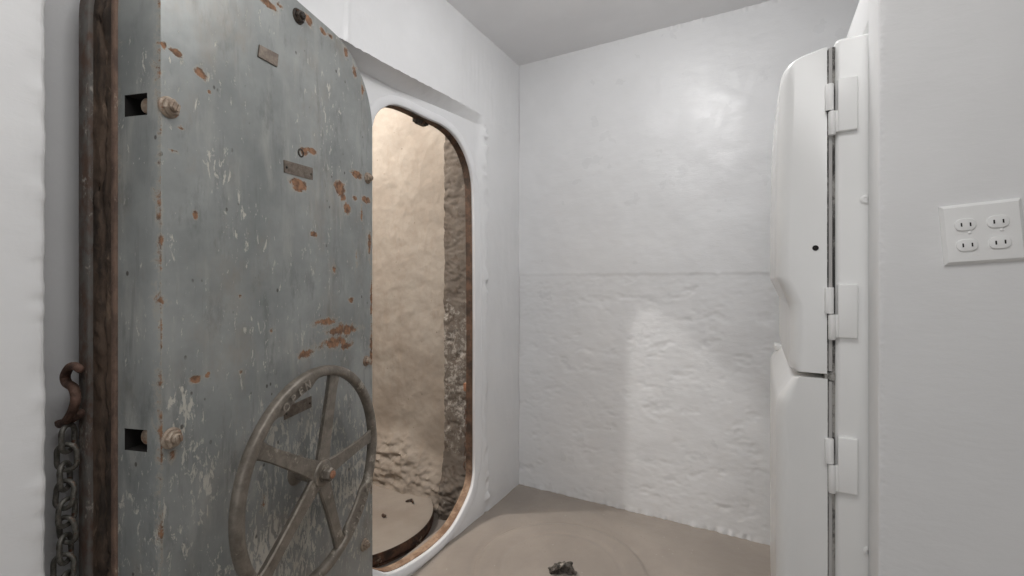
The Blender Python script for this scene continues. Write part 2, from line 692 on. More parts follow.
def floor_z(X, Y):
    r = (Vector((X, Y)) - MC).length
    z = fbm((X, Y, 3), 1.8) * .005 + fbm((X, Y, 9), 9) * .0010
    z -= .004 * math.exp(-((r - .385) / .018) ** 2)
    z += .004 * math.exp(-((r - .50) / .05) ** 2)
    return z - .003


def fl(u, v):
    X = -1.42 + (u ** 1.6) * 4.0
    Y = YB + .02 - (v ** 1.7) * (YB + 2.4)
    return Vector((X, Y, floor_z(X, Y)))


grid_surface(bm, 300, 300, fl)
struct('floor', bm, M['floor'], smooth=True)

# --------------------------------------------------------------- passage behind the doorway
TZ = -.12
bm = bmesh.new()


def passage_end(u, v):
    X = -3.35 + u * 1.77
    z = TZ - .02 + v * 3.74
    # broken, bulging foot
    topz = .33 - .20 * sm((X + 2.05) / .5) + .05 * fbm((X, 1, 1), 4)
    t = sm((topz - z) / .16) if z < topz else 0
    rid = noise.ridged_multi_fractal(Vector((X * 1.2 + z * 1.4, 1, z * 2.4 - X * .6)) * 4.6, .75, 2.1, 6, 1.0, 2.0, noise_basis='PERLIN_ORIGINAL')
    d = t * (.035 + .10 * sm((topz - z) / .42)) + t * (rid - 1.1) * .015 + t * fbm((X + z, 3, z * 2), 18, 5) * .008
    d += fbm((X, 8, z), 4) * .006 + fbm((X, 8, z), 25) * .0015
    return Vector((X, 2.245 - d, z))


grid_surface(bm, 260, 420, passage_end)
struct('wall_passage', bm, M['tunnel'], auto=60)

bm = bmesh.new()


def reveal(u, v):
    z = TZ - .02 + v * 2.32
    pts = [(-1.405, 2.165), (-1.47, 2.150), (-1.53, 2.148), (-1.60, 2.150), (-1.632, 2.153), (-1.640, 2.165), (-1.640, 2.20), (-1.640, 2.27)]
    f = u * (len(pts) - 1)
    i = min(int(f), len(pts) - 2)
    p = Vector(pts[i]).lerp(Vector(pts[i + 1]), f - i)
    foot = sm((.30 - z) / .4)
    d = fbm((p.x, 1, z), 7, 3) * .005 + fbm((p.x, 4, z), 30) * .0008 + max(0, fbm((p.x, 6, z * 1.5), 9)) * -.010
    d += foot * (.06 + .018 * fbm((p.x, 2, z), 14, 5))
    w = min(1, (1 - u) * 5, u * 6 + .1)
    return Vector((p.x + .006 * fbm((9, p.x, z), 16) * w, p.y - d * w, z))


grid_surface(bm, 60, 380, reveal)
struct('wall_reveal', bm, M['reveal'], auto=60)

for nm, bx in (('wall_passage_near', (-1.64, -1.575, .95, 1.27, TZ, 3.60)), ('wall_passage_head', (-1.64, -1.48, .4, 2.4, 2.19, 3.60)),
               ('wall_passage_far', (-3.40, -3.30, .4, 2.3, TZ, 3.62)), ('wall_passage_back', (-3.40, -1.64, .4, .5, TZ, 3.62)),
               ('wall_passage_side', (-1.64, -1.60, .4, .96, TZ, 2.2)), ('ceiling_passage', (-3.4, -1.48, .4, 2.3, 3.60, 3.66))):
    bm = bmesh.new()
    box(bm, *bx)
    struct(nm, bm, M['tunnel'])
bm = bmesh.new()
grid_surface(bm, 90, 90, lambda u, v: Vector((-3.35 + u * 2.0, .45 + v * 1.83, TZ + fbm((u * 2, v * 2, 3), 5) * .006)))
struct('floor_passage', bm, M['tunnel_floor'], smooth=True)

# round lid lying in the passage
LC = Vector((-1.985, 1.80))
root = tag(empty('round_lid', (LC.x, LC.y, TZ)), 'round beige steel lid with rusty rim lying on the passage floor behind the doorway', 'lid')
bm = bmesh.new()
lathe(bm, [(0, .072), (.40, .072), (.428, .0715), (.4335, .069)], (0, 0, 1), (0, 0, 0), 96)
link('lid_top', bm, M['lidtop'], root, auto=40)
bm = bmesh.new()
lathe(bm, [(.4335, .0690), (.436, .064), (.436, .022), (.432, .018), (.424, .018), (.424, .010), (.431, .006), (.431, .002), (.40, .0012)], (0, 0, 1), (0, 0, 0), 96)
link('lid_rim', bm, M['lidrim'], root, auto=40)
for k_, (ang, rr, L_) in enumerate(((.9, .30, .05), (-.5, .25, .03), (1.35, .36, .03), (.35, .18, .025))):
    bm = bmesh.new()
    c = Vector((LC.x + rr * cos(ang), LC.y + rr * sin(ang), TZ + .0785))
    pts = [c + Vector((L_ * (t - .5) + .004 * sin(t * 7 + k_), L_ * .5 * sin(t * 3 + k_), .004 * abs(sin(t * 5)))) for t in [i / 8 for i in range(9)]]
    tube(bm, pts, [.003 + .005 * sin(pi * (i + .4) / 9) * (1 + .4 * sin(i * 2.1)) for i in range(9)], 7)
    o = link('rust_flake', bm, M['lidrim'], None, smooth=True)
    tag(o, ['large curled rust flake at the far edge of the round lid', 'small dark rust flake towards the right side of the round lid',
            'dark flake close to the broken concrete at the back of the round lid', 'tiny dark flake nearest the centre of the round lid'][k_], 'debris', 'rust flakes on the round lid')

# --------------------------------------------------------------- steel door frame
root = tag(empty('door_frame', (-1.40, 1.73, 0)), 'white painted steel frame with rusty inner lip round the rounded doorway', 'door frame')
OFS = Vector((-1.40, 1.73, 0))


def ring_strip(bm, loopsdef):
    """loopsdef: list of (offset outward, forward) -> strips"""
    rings = []
    for off, fwd in loopsdef:
        pts = offset_out(OPEN, off) if off else OPEN
        rings.append([bm.verts.new(Vector((XW(max(1.265, p[0]), p[1]) + fwd, p[0], max(p[1], .002))) - OFS) for p in pts])
    for a, b in zip(rings, rings[1:]):
        for i in range(NO):
            bm.faces.new((a[i], a[(i + 1) % NO], b[(i + 1) % NO], b[i]))


bm = bmesh.new()
ring_strip(bm, [(0.0, -.012), (0.0, .004), (.004, .0075), (.030, .0075), (.036, .006), (.041, .001), (.043, -.004)])
link('frame_flange', bm, M['white_steel'], root, smooth=True)
bm = bmesh.new()
ring_strip(bm, [(0.0005, -.010), (-.003, -.008), (-.003, -.048), (.010, -.050), (.045, -.050)])
link('frame_collar', bm, M['collar'], root, auto=40)
bm = bmesh.new()
box(bm, -.045, -.012, -.070, .010, 2.004, 2.022, .002, 2)
box(bm, -.040, -.016, -.060, .000, 1.998, 2.005, .002, 2)
link('latch_catch', bm, M['darkbolt'], root, auto=40)

# small latch and chain on the right-hand jamb
def chain_link_bm(L_, W_, r, n=8, seg=8):
    """stadium link in local x (width) / z (length) plane, centred"""
    b = bmesh.new()
    pts = []
    h = (L_ - W_) / 2
    for i in range(seg + 1):
        a = pi * i / seg
        pts.append((W_ / 2 * cos(a), 0, h + W_ / 2 * sin(a)))
    for i in range(seg + 1):
        a = pi + pi * i / seg
        pts.append((W_ / 2 * cos(a), 0, -h + W_ / 2 * sin(a)))
    tube(b, pts, r, n, closed=True)
    return b


p = hit(466.5, 387, 1, 2.085)
root = tag(empty('jamb_chain', p), 'short thin rusty chain hanging from an orange block on the right jamb inside the doorway', 'chain')
bm = bmesh.new()
box(bm, -.014, .014, -.012, .035, -.022, .022, .003, 2)
link('bracket', bm, M['nutcap'], root, auto=40)
src = chain_link_bm(.030, .016, .0026, 6, 5)
me0 = link('link', src, M['hook'], root, smooth=True)
N_ = 15
for i in range(N_):
    o = me0 if i == 0 else me0.copy()
    if i:
        COL.objects.link(o)
    o.parent = root
    o.location = (.004 * sin(i * .9), -.002 + .003 * cos(i), -.036 - i * .0255)
    o.rotation_euler = (0, .15 * sin(i * 2), (0 if i % 2 else pi / 2) + .4)
bm = bmesh.new()
tube(bm, [(.018 * cos(a), 0, -.036 - N_ * .0255 - .018 + .024 * sin(a)) for a in [2 * pi * q / 16 for q in range(16)]], .0035, 8, closed=True)
link('end_ring', bm, M['hook'], root, smooth=True)

# --------------------------------------------------------------- the big steel door
P0 = Vector((-1.0794, .4927, 0))
TV = Vector((-.2705, .9621, 0)).normalized()
SV = Vector((-.9621, -.2705, 0)).normalized()
DR = atan2(TV.y, TV.x)
door = tag(empty('bulkhead_door', P0, DR), 'heavy grey steel door with rust spots and a spoked handwheel, standing open against the left wall', 'door')
A0, A1, DZ0, DZ1, RC, RB = -.026, .797, .025, 2.066, .25, .085


def dpix(x, y, s=0.0):
    """pixel -> (a, z) in the door's own plane at depth s behind its face"""
    r = ray(x, y)
    base = P0 + SV * s
    # solve (o + t r) = base + a TV  (in xy)
    det = r.x * (-TV.y) - r.y * (-TV.x)
    t = (base.x * (-TV.y) - base.y * (-TV.x)) / det
    hitp = Vector((r.x * t, r.y * t, EYE + r.z * t))
    a = (hitp - base).dot(TV)
    return a, hitp.z


def arange(z):
    r = RC
    if z > DZ1 - r:
        h = z - (DZ1 - r)
    elif z < DZ0 + RB:
        r = RB
        h = (DZ0 + r) - z
    else:
        return A0, A1
    q = r - sqrt(max(r * r - h * h, 0))
    return A0 + q, A1 - q


BL = []   # rust blobs: a, z, ra, rz, strength


def rb(x, y, rx, ry, st=1.0):
    a, z = dpix(x, y)
    a1, _ = dpix(x + rx, y)
    _, z1 = dpix(x, y - ry)
    BL.append((a, z, max(a1 - a, .004), max(z1 - z, .004), st))


for q in [(163, 45, 4, 4), (170, 50, 3, 2), (177, 54, 6, 4, 1.2), (200, 73, 6, 5, 1.2), (172, 151, 8, 1.5, .8), (303, 152, 4, 5, 1), (311, 151, 6, 3, .9),
          (298, 184, 8, 5, 1.3), (297, 189, 6, 3, 1), (339, 189, 6, 7, 1.3), (342, 197, 3, 4, 1), (357, 175, 6, 4, 1.2), (366, 200, 5, 4, 1), (346, 209, 4, 6, 1),
          (354, 198, 3, 3, .8), (361, 213, 1.5, 9, .7), (268, 3, 9, 4, 1.1), (280, 6, 5, 3, .8), (308, 20, 4, 5, 1.1), (322, 32, 4, 4, .8), (329, 36, 4, 3, .7), (345, 52, 3, 7, .8),
          (354, 70, 3, 10, .7), (362, 90, 2, 12, .6), (325, 322, 13, 5, .75), (341, 330, 16, 7, .9), (335, 342, 18, 6, .85), (305, 354, 9, 5, .9), (345, 345, 9, 6, .8),
          (312, 234, 4, 3, .9), (195, 215, 3, 6, 1), (196, 379, 7, 4, .9), (207, 375, 3, 4, .9), (271, 330, 2, 3, .8), (240, 296, 2, 2, .8), (350, 300, 3, 4, .8),
          (369, 245, 2, 18, .8), (371, 300, 1.6, 40, .7), (371, 350, 2, 18, .9), (366, 200, 6, 3, .8), (371, 470, 1.5, 40, .6),
          (160.5, 120, 1.6, 50, .55), (160.6, 250, 1.3, 60, .6), (160.6, 340, 1.5, 60, .8), (160.8, 440, 1.5, 60, .75), (161, 540, 1.4, 40, .7), (180, 128, 5, 1.4, .8),
          (209, 92, 2, 2, .8), (172, 455, 5, 9, .5), (333, 270, 3, 10, .5), (356, 262, 2, 16, .5), (262, 505, 4, 20, .45), (285, 520, 3, 14, .4), (240, 372, 3, 3, .6)]:
    rb(*q)
CH = []
for x, y, rx, ry, st in [(218, 175, 14, 28, 1.1), (212, 160, 8, 14, 1), (246, 240, 20, 20, .8), (176, 252, 5, 16, 1.6), (199, 105, 6, 10, 1), (240, 215, 26, 30, .5), (330, 100, 25, 40, .4), (180, 410, 16, 30, .9),
                         (195, 300, 14, 30, .5), (205, 480, 25, 40, .9), (280, 560, 45, 60, 1.1), (310, 440, 50, 50, .8), (350, 480, 20, 60, .9), (285, 440, 25, 30, .9), (255, 20, 30, 14, .4)]:
    a, z = dpix(x, y)
    a1, _ = dpix(x + rx, y)
    _, z1 = dpix(x, y - ry)
    CH.append((a, z, a1 - a, z1 - z, st))

bm = bmesh.new()
NR, NCc = 470, 190


def frow(v):
    return DZ0 + .0015 + (DZ1 - DZ0 - .003) * (0.5 - 0.5 * cos(pi * v)) * .35 + (DZ1 - DZ0 - .003) * v * .65


def face(u, v):
    z = frow(v)
    a, b = arange(z)
    aa = a + (b - a) * u
    # faint buckling of the plate
    return Vector((aa, -.0015 + fbm((aa, 1, z), 1.6) * .004 * sm(u * 8) * sm((1 - u) * 8), z))


rows = grid_surface(bm, NCc, NR, face)
# edge band with two square pockets on the free side
def outline(o):
    pts = []
    r = RC - o
    q_ = RB - o
    a0, a1, z0, z1 = A0 + o, A1 - o, DZ0 + o, DZ1 - o
    zs = [.921 - .0225, .921 + .0225, 1.614 - .0225, 1.614 + .0225]
    left = sorted([z0 + q_ + (z1 - z0 - r - q_) * i / 12 for i in range(13)] + zs)
    for z in left:
        pts.append((a0, z))
    for i in range(1, 16):
        t = pi - (pi / 2) * i / 16
        pts.append((a0 + r + r * cos(t), z1 - r + r * sin(t)))
    for i in range(9):
        pts.append((a0 + r + (a1 - a0 - 2 * r) * i / 8, z1))
    for i in range(1, 16):
        t = pi / 2 - (pi / 2) * i / 16
        pts.append((a1 - r + r * cos(t), z1 - r + r * sin(t)))
    for i in range(17):
        pts.append((a1, z1 - r - (z1 - z0 - r - q_) * i / 16))
    for i in range(1, 16):
        t = -(pi / 2) * i / 16
        pts.append((a1 - q_ + q_ * cos(t), z0 + q_ + q_ * sin(t)))
    for i in range(9):
        pts.append((a1 - q_ - (a1 - a0 - 2 * q_) * i / 8, z0))
    for i in range(1, 16):
        t = -pi / 2 - (pi / 2) * i / 16
        pts.append((a0 + q_ + q_ * cos(t), z0 + q_ + q_ * sin(t)))
    return pts, left, zs


_, LEFTZ, HZ = outline(0)
HOLES = [(LEFTZ.index(HZ[0])), (LEFTZ.index(HZ[2]))]


def band(bm, prof, holes=None, mats=None):
    rings = []
    for o, s in prof:
        pts, _, _ = outline(o)
        rings.append([bm.verts.new((a, s, z)) for a, z in pts])
    n = len(rings[0])
    for j in range(len(rings) - 1):
        for i in range(n):
            if holes and j == holes and i in HOLES:
                continue
            f = bm.faces.new((rings[j][i], rings[j][(i + 1) % n], rings[j + 1][(i + 1) % n], rings[j + 1][i]))
            if mats:
                f.material_index = mats[j]
    return rings


band(bm, [(.0012, -.0015), (0, .002), (0, .033), (0, .092), (0, .11), (.004, .1105), (.06, .1105)], holes=2)
panel = link('steel_panel', bm, M['steel'], door, auto=35)
me = panel.data
ra = me.attributes.new('rust', 'FLOAT', 'POINT')
ca = me.attributes.new('chip', 'FLOAT', 'POINT')
for i, v in enumerate(me.vertices):
    a, s, z = v.co
    if s > .0035 or i >= NCc * NR:
        # edge band: rust along both borders
        r_ = .55 * math.exp(-((s) / .004) ** 2) + .22 * math.exp(-((s - .11) / .010) ** 2)
        ra.data[i].value = r_ if a < .3 else .3
        ca.data[i].value = .40 * sm((1.1 - z) / .8)
        continue
    r_ = 0
    for (ba, bz, rr, rz, st) in BL:
        da = (a - ba) / rr
        if abs(da) > 2.2:
            continue
        dz = (z - bz) / rz
        if abs(dz) > 2.2:
            continue
        r_ = max(r_, st * math.exp(-(da * da + dz * dz) * .9))
    ra.data[i].value = r_
    c_ = 0
    for (ba, bz, rr, rz, st) in CH:
        da = (a - ba) / rr; dz = (z - bz) / rz
        if da * da + dz * dz < 5:
            c_ = max(c_, st * math.exp(-(da * da + dz * dz)))
    ca.data[i].value = c_

# weld seam / rusted channel behind the panel
bm = bmesh.new()
band(bm, [(.004, .110), (-.002, .1105), (-.004, .113), (-.004, .123), (-.001, .126), (.006, .127)])
link('inner_lip', bm, M['brownlip'], door, auto=50)


bm = bmesh.new()
prof = [(.006, .1265), (.009, .129), (.007, .135), (.006, .146), (.007, .152), (.022, .1535), (.022, .158), (.008, .160), (.006, .168), (.008, .182), (.006, .1875)]
ring0 = []
n_ = None
# denser run so that the ragged filler shows
dn = []
pts0, _, _ = outline(0)
for (o, s) in prof:
    pts, _, _ = outline(o)
    rr = []
    for i in range(len(pts)):
        a = Vector(pts[i]); b = Vector(pts[(i + 1) % len(pts)])
        m_ = max(1, int((b - a).length / .008))
        # same subdivision for all rings: use outline(0) lengths
        a0_ = Vector(pts0[i]); b0_ = Vector(pts0[(i + 1) % len(pts0)])
        m_ = max(1, int((b0_ - a0_).length / .008))
        for q in range(m_):
            p = a.lerp(b, q / m_)
            d = fbm((p.x, s * 3, p.y), 26, 5) * .007 if .128 < s < .15 or .159 < s < .185 else 0
            sh = fbm((p.x, 4, p.y), 8) * .012 if .151 < s < .161 else 0
            rr.append(bm.verts.new((p.x + (d if p.x < .2 else -d), s + sh, p.y)))
    dn.append(rr)
for a, b in zip(dn, dn[1:]):
    for i in range(len(a)):
        bm.faces.new((a[i], a[(i + 1) % len(a)], b[(i + 1) % len(a)], b[i]))
link('gasket_channel', bm, M['channel'], door, smooth=True)
bm = bmesh.new()
band(bm, [(.006, .186), (-.001, .1865), (-.003, .189), (-.003, .213), (-.001, .216), (.05, .216)])
# closing plate at the back
pts, _, _ = outline(.05)
bm.faces.new([bm.verts.new((a, .216, z)) for a, z in pts])
link('outer_lip', bm, M['lip'], door, auto=50)

# pockets with latch pins
for zc in (1.614, .921):
    bm = bmesh.new()
    x0, x1, s0, s1, z0, z1 = A0 + .0005, A0 + .07, .0325, .0925, zc - .023, zc + .023
    v = [bm.verts.new(c) for c in ((x0, s0, z0), (x0, s1, z0), (x0, s1, z1), (x0, s0, z1), (x1, s0, z0), (x1, s1, z0), (x1, s1, z1), (x1, s0, z1))]
    for f in ((4, 5, 6, 7), (0, 1, 5, 4), (1, 2, 6, 5), (2, 3, 7, 6), (3, 0, 4, 7)):
        bm.faces.new([v[i] for i in f])
    pk = link('latch_pocket', bm, M['hole'], door)
    bm = bmesh.new()
    lathe(bm, [(0, 0), (.010, .0005), (.0125, .003), (.013, .008), (.013, .06)], (1, 0, 0), (A0 + .010, .053, zc + .003), 20)
    for vv in bm.verts:
        vv.co.z = zc + .003 + (vv.co.z - zc - .003) * 1.25
    link('latch_pin', bm, M['bolt'], pk, auto=40)


def make_bolt(a, z, size=1.0, mat='bolt', rot=0.0):
    bm = bmesh.new()
    s_ = size
    # washer, hexagonal nut, slotted stud end
    lathe(bm, [(0, .0), (.022 * s_, .0), (.022 * s_, -.004 * s_), (.019 * s_, -.007 * s_), (0, -.007 * s_)], (0, 1, 0), (a, 0, z), 28)
    o = link('bolt', bm, M[mat], door, auto=40)
    bm = bmesh.new()
    lathe(bm, [(0, -.006 * s_), (.0185 * s_, -.006 * s_), (.0188 * s_, -.012 * s_), (.016 * s_, -.0155 * s_), (.0, -.0155 * s_)], (0, 1, 0), (a, 0, z), 6, ref=(cos(rot), 0, sin(rot)))
    link('nut', bm, M[mat], o, auto=20)
    bm = bmesh.new()
    lathe(bm, [(.0108 * s_, -.015 * s_), (.0108 * s_, -.019 * s_), (.0088 * s_, -.0215 * s_), (0, -.0215 * s_)], (0, 1, 0), (a, 0, z), 20)
    # slot
    t = rot + .9
    b2 = []
    for e in (-1, 1):
        c = Vector((a + e * .0046 * s_ * -sin(t), -.0213 * s_, z + e * .0042 * s_ * cos(t)))
        u = Vector((cos(t), 0, sin(t))) * .0075 * s_
        w = Vector((-sin(t), 0, cos(t))) * .0022 * s_
        prism(bm, [c - u - w, c + u - w, c + u + w, c - u + w], (0, -.002 * s_, 0))
    link('stud_end', bm, M[mat], o, auto=30)


for (x, y), sz, mt, rt in [((172.5, 107), 1.0, 'bolt', .3), ((175, 438.5), 1.0, 'bolt', .9), ((301, 16), 1.0, 'darkbolt', .2), ((370, 178), .95, 'bolt', .6),
                           ((368.5, 361), .9, 'bolt', .1), ((366.5, 545), 1.0, 'bolt', .5)]:
    a, z = dpix(x, y, -.012)
    make_bolt(a, z, sz, mt, rt)
for a, z in ((0, .25), (.39, .14)):
    make_bolt(a, z, 1.0, 'bolt', .4)
# small hole boss above the maker's plate
a, z = dpix(300, 153)
bm = bmesh.new()
lathe(bm, [(.014, 0), (.013, -.004), (.009, -.005), (.008, 0), (.0075, .004), (0, .004)], (0, 1, 0), (a, 0, z), 20)
link('key_boss', bm, M['darkbolt'], door, auto=40)


def quad_plate(name, px, th=.004, mat='plate', ridges=0, rivets=True):
    cs = []
    for x, y in px:
        a, z = dpix(x, y, -.004)
        cs.append(Vector((a, -.0005, z)))
    bm = bmesh.new()
    prism(bm, cs, (0, -th, 0))
    es = [e for e in bm.edges]
    bmesh.ops.bevel(bm, geom=es, offset=.0008, segments=2, affect='EDGES')
    o = link(name, bm, M[mat], door, auto=40)
    c00, c01, c11, c10 = cs     # tl, bl, br, tr
    def at(u, v):
        t = c00.lerp(c10, u); b = c01.lerp(c11, u)
        return t.lerp(b, v)
    if ridges:
        bm = bmesh.new()
        for i in range(ridges):
            v = .22 + .56 * i / (ridges - 1)
            nseg = 9
            for j in range(nseg):
                u0 = .16 + .68 * j / nseg
                u1 = u0 + .68 / nseg * random.uniform(.45, .85)
                w = .035
                ps = [at(u0, v - w), at(u1, v - w), at(u1, v + w), at(u0, v + w)]
                prism(bm, [p + Vector((0, -th, 0)) for p in ps], (0, -.0006, 0))
        link('embossing', bm, M[mat], o)
    if rivets:
        bm = bmesh.new()
        for u in (.07, .93):
            p = at(u, .55)
            lathe(bm, [(.004, 0), (.0035, -.002), (0, -.003)], (0, 1, 0), (p.x, -th, p.z), 12)
        link('rivet', bm, M['darkbolt'], o, auto=40)
    return o


pl = quad_plate('warning_plate', [(259.8, 44.5), (258.2, 56.5), (277.5, 67), (278.8, 54.5)], ridges=0, rivets=False)
pl['label'] = 'blank brown plate near the top of the door'
pl = quad_plate('maker_plate', [(284, 159.8), (284.4, 172.3), (312.9, 180.5), (313, 168)], ridges=4)
pl['label'] = 'riveted dark metal plate with worn lettering'
pl = quad_plate('lower_plate', [(284.0, 408.5), (284.6, 420.0), (311.7, 407.3), (311.7, 396)], ridges=0)
pl['label'] = 'worn metal plate behind the handwheel'

# hinge arms behind the far edge
for z in (.45, 1.70):
    bm = bmesh.new()
    box(bm, .60, .775, .085, .108, z - .035, z + .035, .005, 2)
    lathe(bm, [(0, -.06), (.015, -.06), (.015, .06), (0, .06)], (0, 0, 1), (.78, .095, z), 16)
    link('hinge', bm, M['lip'], door, auto=40)

# handwheel
WS = -.075
wa, wz = dpix(319, 473, WS)
WR = .3045
wheel = empty('handwheel', (wa, 0, wz))
wheel.parent = door
bm = bmesh.new()
NS = 120


def rim(u, v):
    """u: round the wheel, v: round the section"""
    t = 2 * pi * u
    q = 2 * pi * v
    # flattened D section: 34 mm wide, 26 mm deep
    cr = cos(q); ci = sin(q)
    px = math.copysign(abs(cr) ** .75, cr) * .0150
    py = math.copysign(abs(ci) ** .75, ci) * .0150
    deg = math.degrees(t) % 360
    pad = sm((deg - 94) / 5) * sm((131 - deg) / 5) + sm((deg - 297) / 4) * sm((332 - deg) / 4)
    if px < 0:
        px -= pad * .021 * sm(-px / .0150 * 1.4)
        if px < -.0150:
            py = py * (1 - .45 * pad)
    r = WR - .0150 + px
    return Vector((r * cos(t), WS + py, r * sin(t)))


rings = []
for i in range(NS):
    rings.append([bm.verts.new(rim(i / NS, k / 20)) for k in range(20)])
for i in range(NS):
    a, b = rings[i], rings[(i + 1) % NS]
    for k in range(20):
        bm.faces.new((a[k], a[(k + 1) % 20], b[(k + 1) % 20], b[k]))
link('wheel_rim', bm, M['iron'], wheel, smooth=True)
for j in range(5):
    t = radians(75 + 72 * j)
    bm = bmesh.new()
    d = Vector((cos(t), 0, sin(t))); w = Vector((-sin(t), 0, cos(t)))
    sec = []
    for i in range(9):
        f = i / 8
        r = .030 + f * (WR - .026 - .030)
        hw = .0255 - .0070 * sin(pi * min(1, f * 1.1) * .5) + .006 * max(0, f - .85) / .15 + .003 * (1 - sm(f * 5))
        dp = .0095
        yy = WS - .002 + .006 * f
        c = d * r + Vector((0, yy, 0))
        ring = []
        for (cx, cy) in ((-1, -.6), (-.85, -1), (.85, -1), (1, -.6), (.9, .0), (.3, 1.6), (-.3, 1.6), (-.9, .0)):
            ring.append(bm.verts.new(c + w * hw * cx + Vector((0, dp * cy, 0))))
        sec.append(ring)
    for a, b in zip(sec, sec[1:]):
        for k in range(8):
            bm.faces.new((a[k], a[(k + 1) % 8], b[(k + 1) % 8], b[k]))
    bm.faces.new(sec[0][::-1]); bm.faces.new(sec[-1])
    link('spoke', bm, M['iron'], wheel, auto=35)
bm = bmesh.new()
lathe(bm, [(0, WS - .018), (.031, WS - .018), (.036, WS - .016), (.040, WS - .008), (.043, WS + .004), (.036, WS + .014), (.027, WS + .022), (.024, -.012), (.036, -.008), (.042, 0)], (0, 1, 0), (0, 0, 0), 32)
link('hub', bm, M['iron'], wheel, auto=40)
bm = bmesh.new()
lathe(bm, [(.0235, WS - .017), (.0235, WS - .022), (0, WS - .022)], (0, 1, 0), (0, 0, 0), 24)
lathe(bm, [(.019, WS - .022), (.0195, WS - .038), (.016, WS - .043), (0, WS - .043)], (0, 1, 0), (0, 0, 0), 6, ref=(cos(.3), 0, sin(.3)))
link('hub_nut', bm, M['iron'], wheel, auto=25)
bm = bmesh.new()
lathe(bm, [(.0105, WS - .042), (.0105, WS - .047), (.008, WS - .049), (0, WS - .049)], (0, 1, 0), (0, 0, 0), 20)
link('shaft_end', bm, M['nutcap'], wheel, auto=40)


def letters(word, a_start, a_end, r, facing_in=False, size=.022):
    out = bmesh.new()
    dg = None
    for i, ch in enumerate(word):
        cu = bpy.data.curves.new('glyph', 'FONT')
        cu.body = ch
        cu.size = size
        cu.extrude = .0012
        cu.align_x = 'CENTER'
        cu.offset = .0006
        ob = bpy.data.objects.new('glyph', cu)
        COL.objects.link(ob)
        bpy.context.view_layer.update()
        dg = bpy.context.evaluated_depsgraph_get()
        me = bpy.data.meshes.new_from_object(ob.evaluated_get(dg))
        bpy.data.objects.remove(ob)
        t = radians(a_start + (a_end - a_start) * i / (len(word) - 1))
        radial = Vector((cos(t), 0, sin(t)))
        up = radial if not facing_in else -radial
        right = Vector((up.z, 0, -up.x))
        base = radial * r - up * size * .36
        for v in me.vertices:
            c = v.co.copy()
            v.co = base + right * c.x + up * c.y + Vector((0, -c.z + WS - .0150, 0))
        out.from_mesh(me)
        bpy.data.meshes.remove(me)
        bpy.data.curves.remove(cu)
    return out


M['letters'] = rusty('worn_letters', (.22, .195, .165), (.38, .34, .29), None, 60, .5, .3)
link('lettering', letters('OPEN', 123, 104, WR - .030, size=.030), M['letters'], wheel)
link('lettering', letters('CLOSE', 304, 327, WR - .023, True, .028), M['letters'], wheel)

# --------------------------------------------------------------- chain by the door
YC = .385
root = tag(empty('steel_chain', hit(66, 430, 1, YC)), 'grey steel chain on a bent rusty hook beside the free edge of the steel door', 'chain')
ro = root.location.copy()
bm = bmesh.new()
hp = [hit(x, y, 1, YC) for x, y in [(79, 368.5), (75, 366), (69.5, 367.4), (65.2, 376), (67, 383), (73.5, 388), (75.6, 398.6), (72.5, 410.8), (66, 421), (60.5, 424.5), (59, 421)]]
hp = [hit(80, 370, 1, .42), ] + hp
sp_ = smooth_pts(hp, 6)
tube(bm, [p - ro for p in sp_], [.0072 + .0015 * sin(pi * i / len(sp_)) for i in range(len(sp_))], 12)
link('hook', bm, M['hook'], root, smooth=True)
bm = bmesh.new()
hq = [hit(x, y, 1, YC + .012) for x, y in [(66, 424), (71, 419), (76, 416), (79, 414)]] + [hit(80, 412, 1, .42)]
tube(bm, [p - ro for p in smooth_pts(hq, 4)], .009, 10)
link('shackle', bm, M['hook'], root, smooth=True)
src = chain_link_bm(.056, .033, .0048, 10, 10)
me0 = link('link', src, M['chain'], root, smooth=True)
for i in range(23):
    o = me0 if i == 0 else me0.copy()
    if i:
        COL.objects.link(o)
    o.parent = root
    o.location = (.003 * sin(i * .8) - .0015 * i * .1, .003 * cos(i * 1.3), -.018 - i * .0385)
    o.rotation_euler = (.10 * sin(i * 1.7), .06 * sin(i * 2.3), (.30 if i % 2 else .30 + pi / 2) + .22 * sin(i * 1.1) + .35)

# --------------------------------------------------------------- refrigerator in the niche
FX0, FX1, FXB = .033, .136, .153
FY0, FY1 = 1.29, 2.04
ZT, ZS, ZB = 1.815, 1.026, .10
fr = tag(empty('refrigerator', (.45, 1.665, 0)), 'white two-door refrigerator with rounded doors, seen from its hinge side by the right wall', 'refrigerator')
FO = Vector((.45, 1.665, 0))


def rel(bm):
    for v in bm.verts:
        v.co -= FO
    return bm


bm = bmesh.new()
box(bm, FXB, .93, FY0, FY1, ZB, ZT, .012, 4)
link('cabinet', rel(bm), M['enamel'], fr, auto=40)


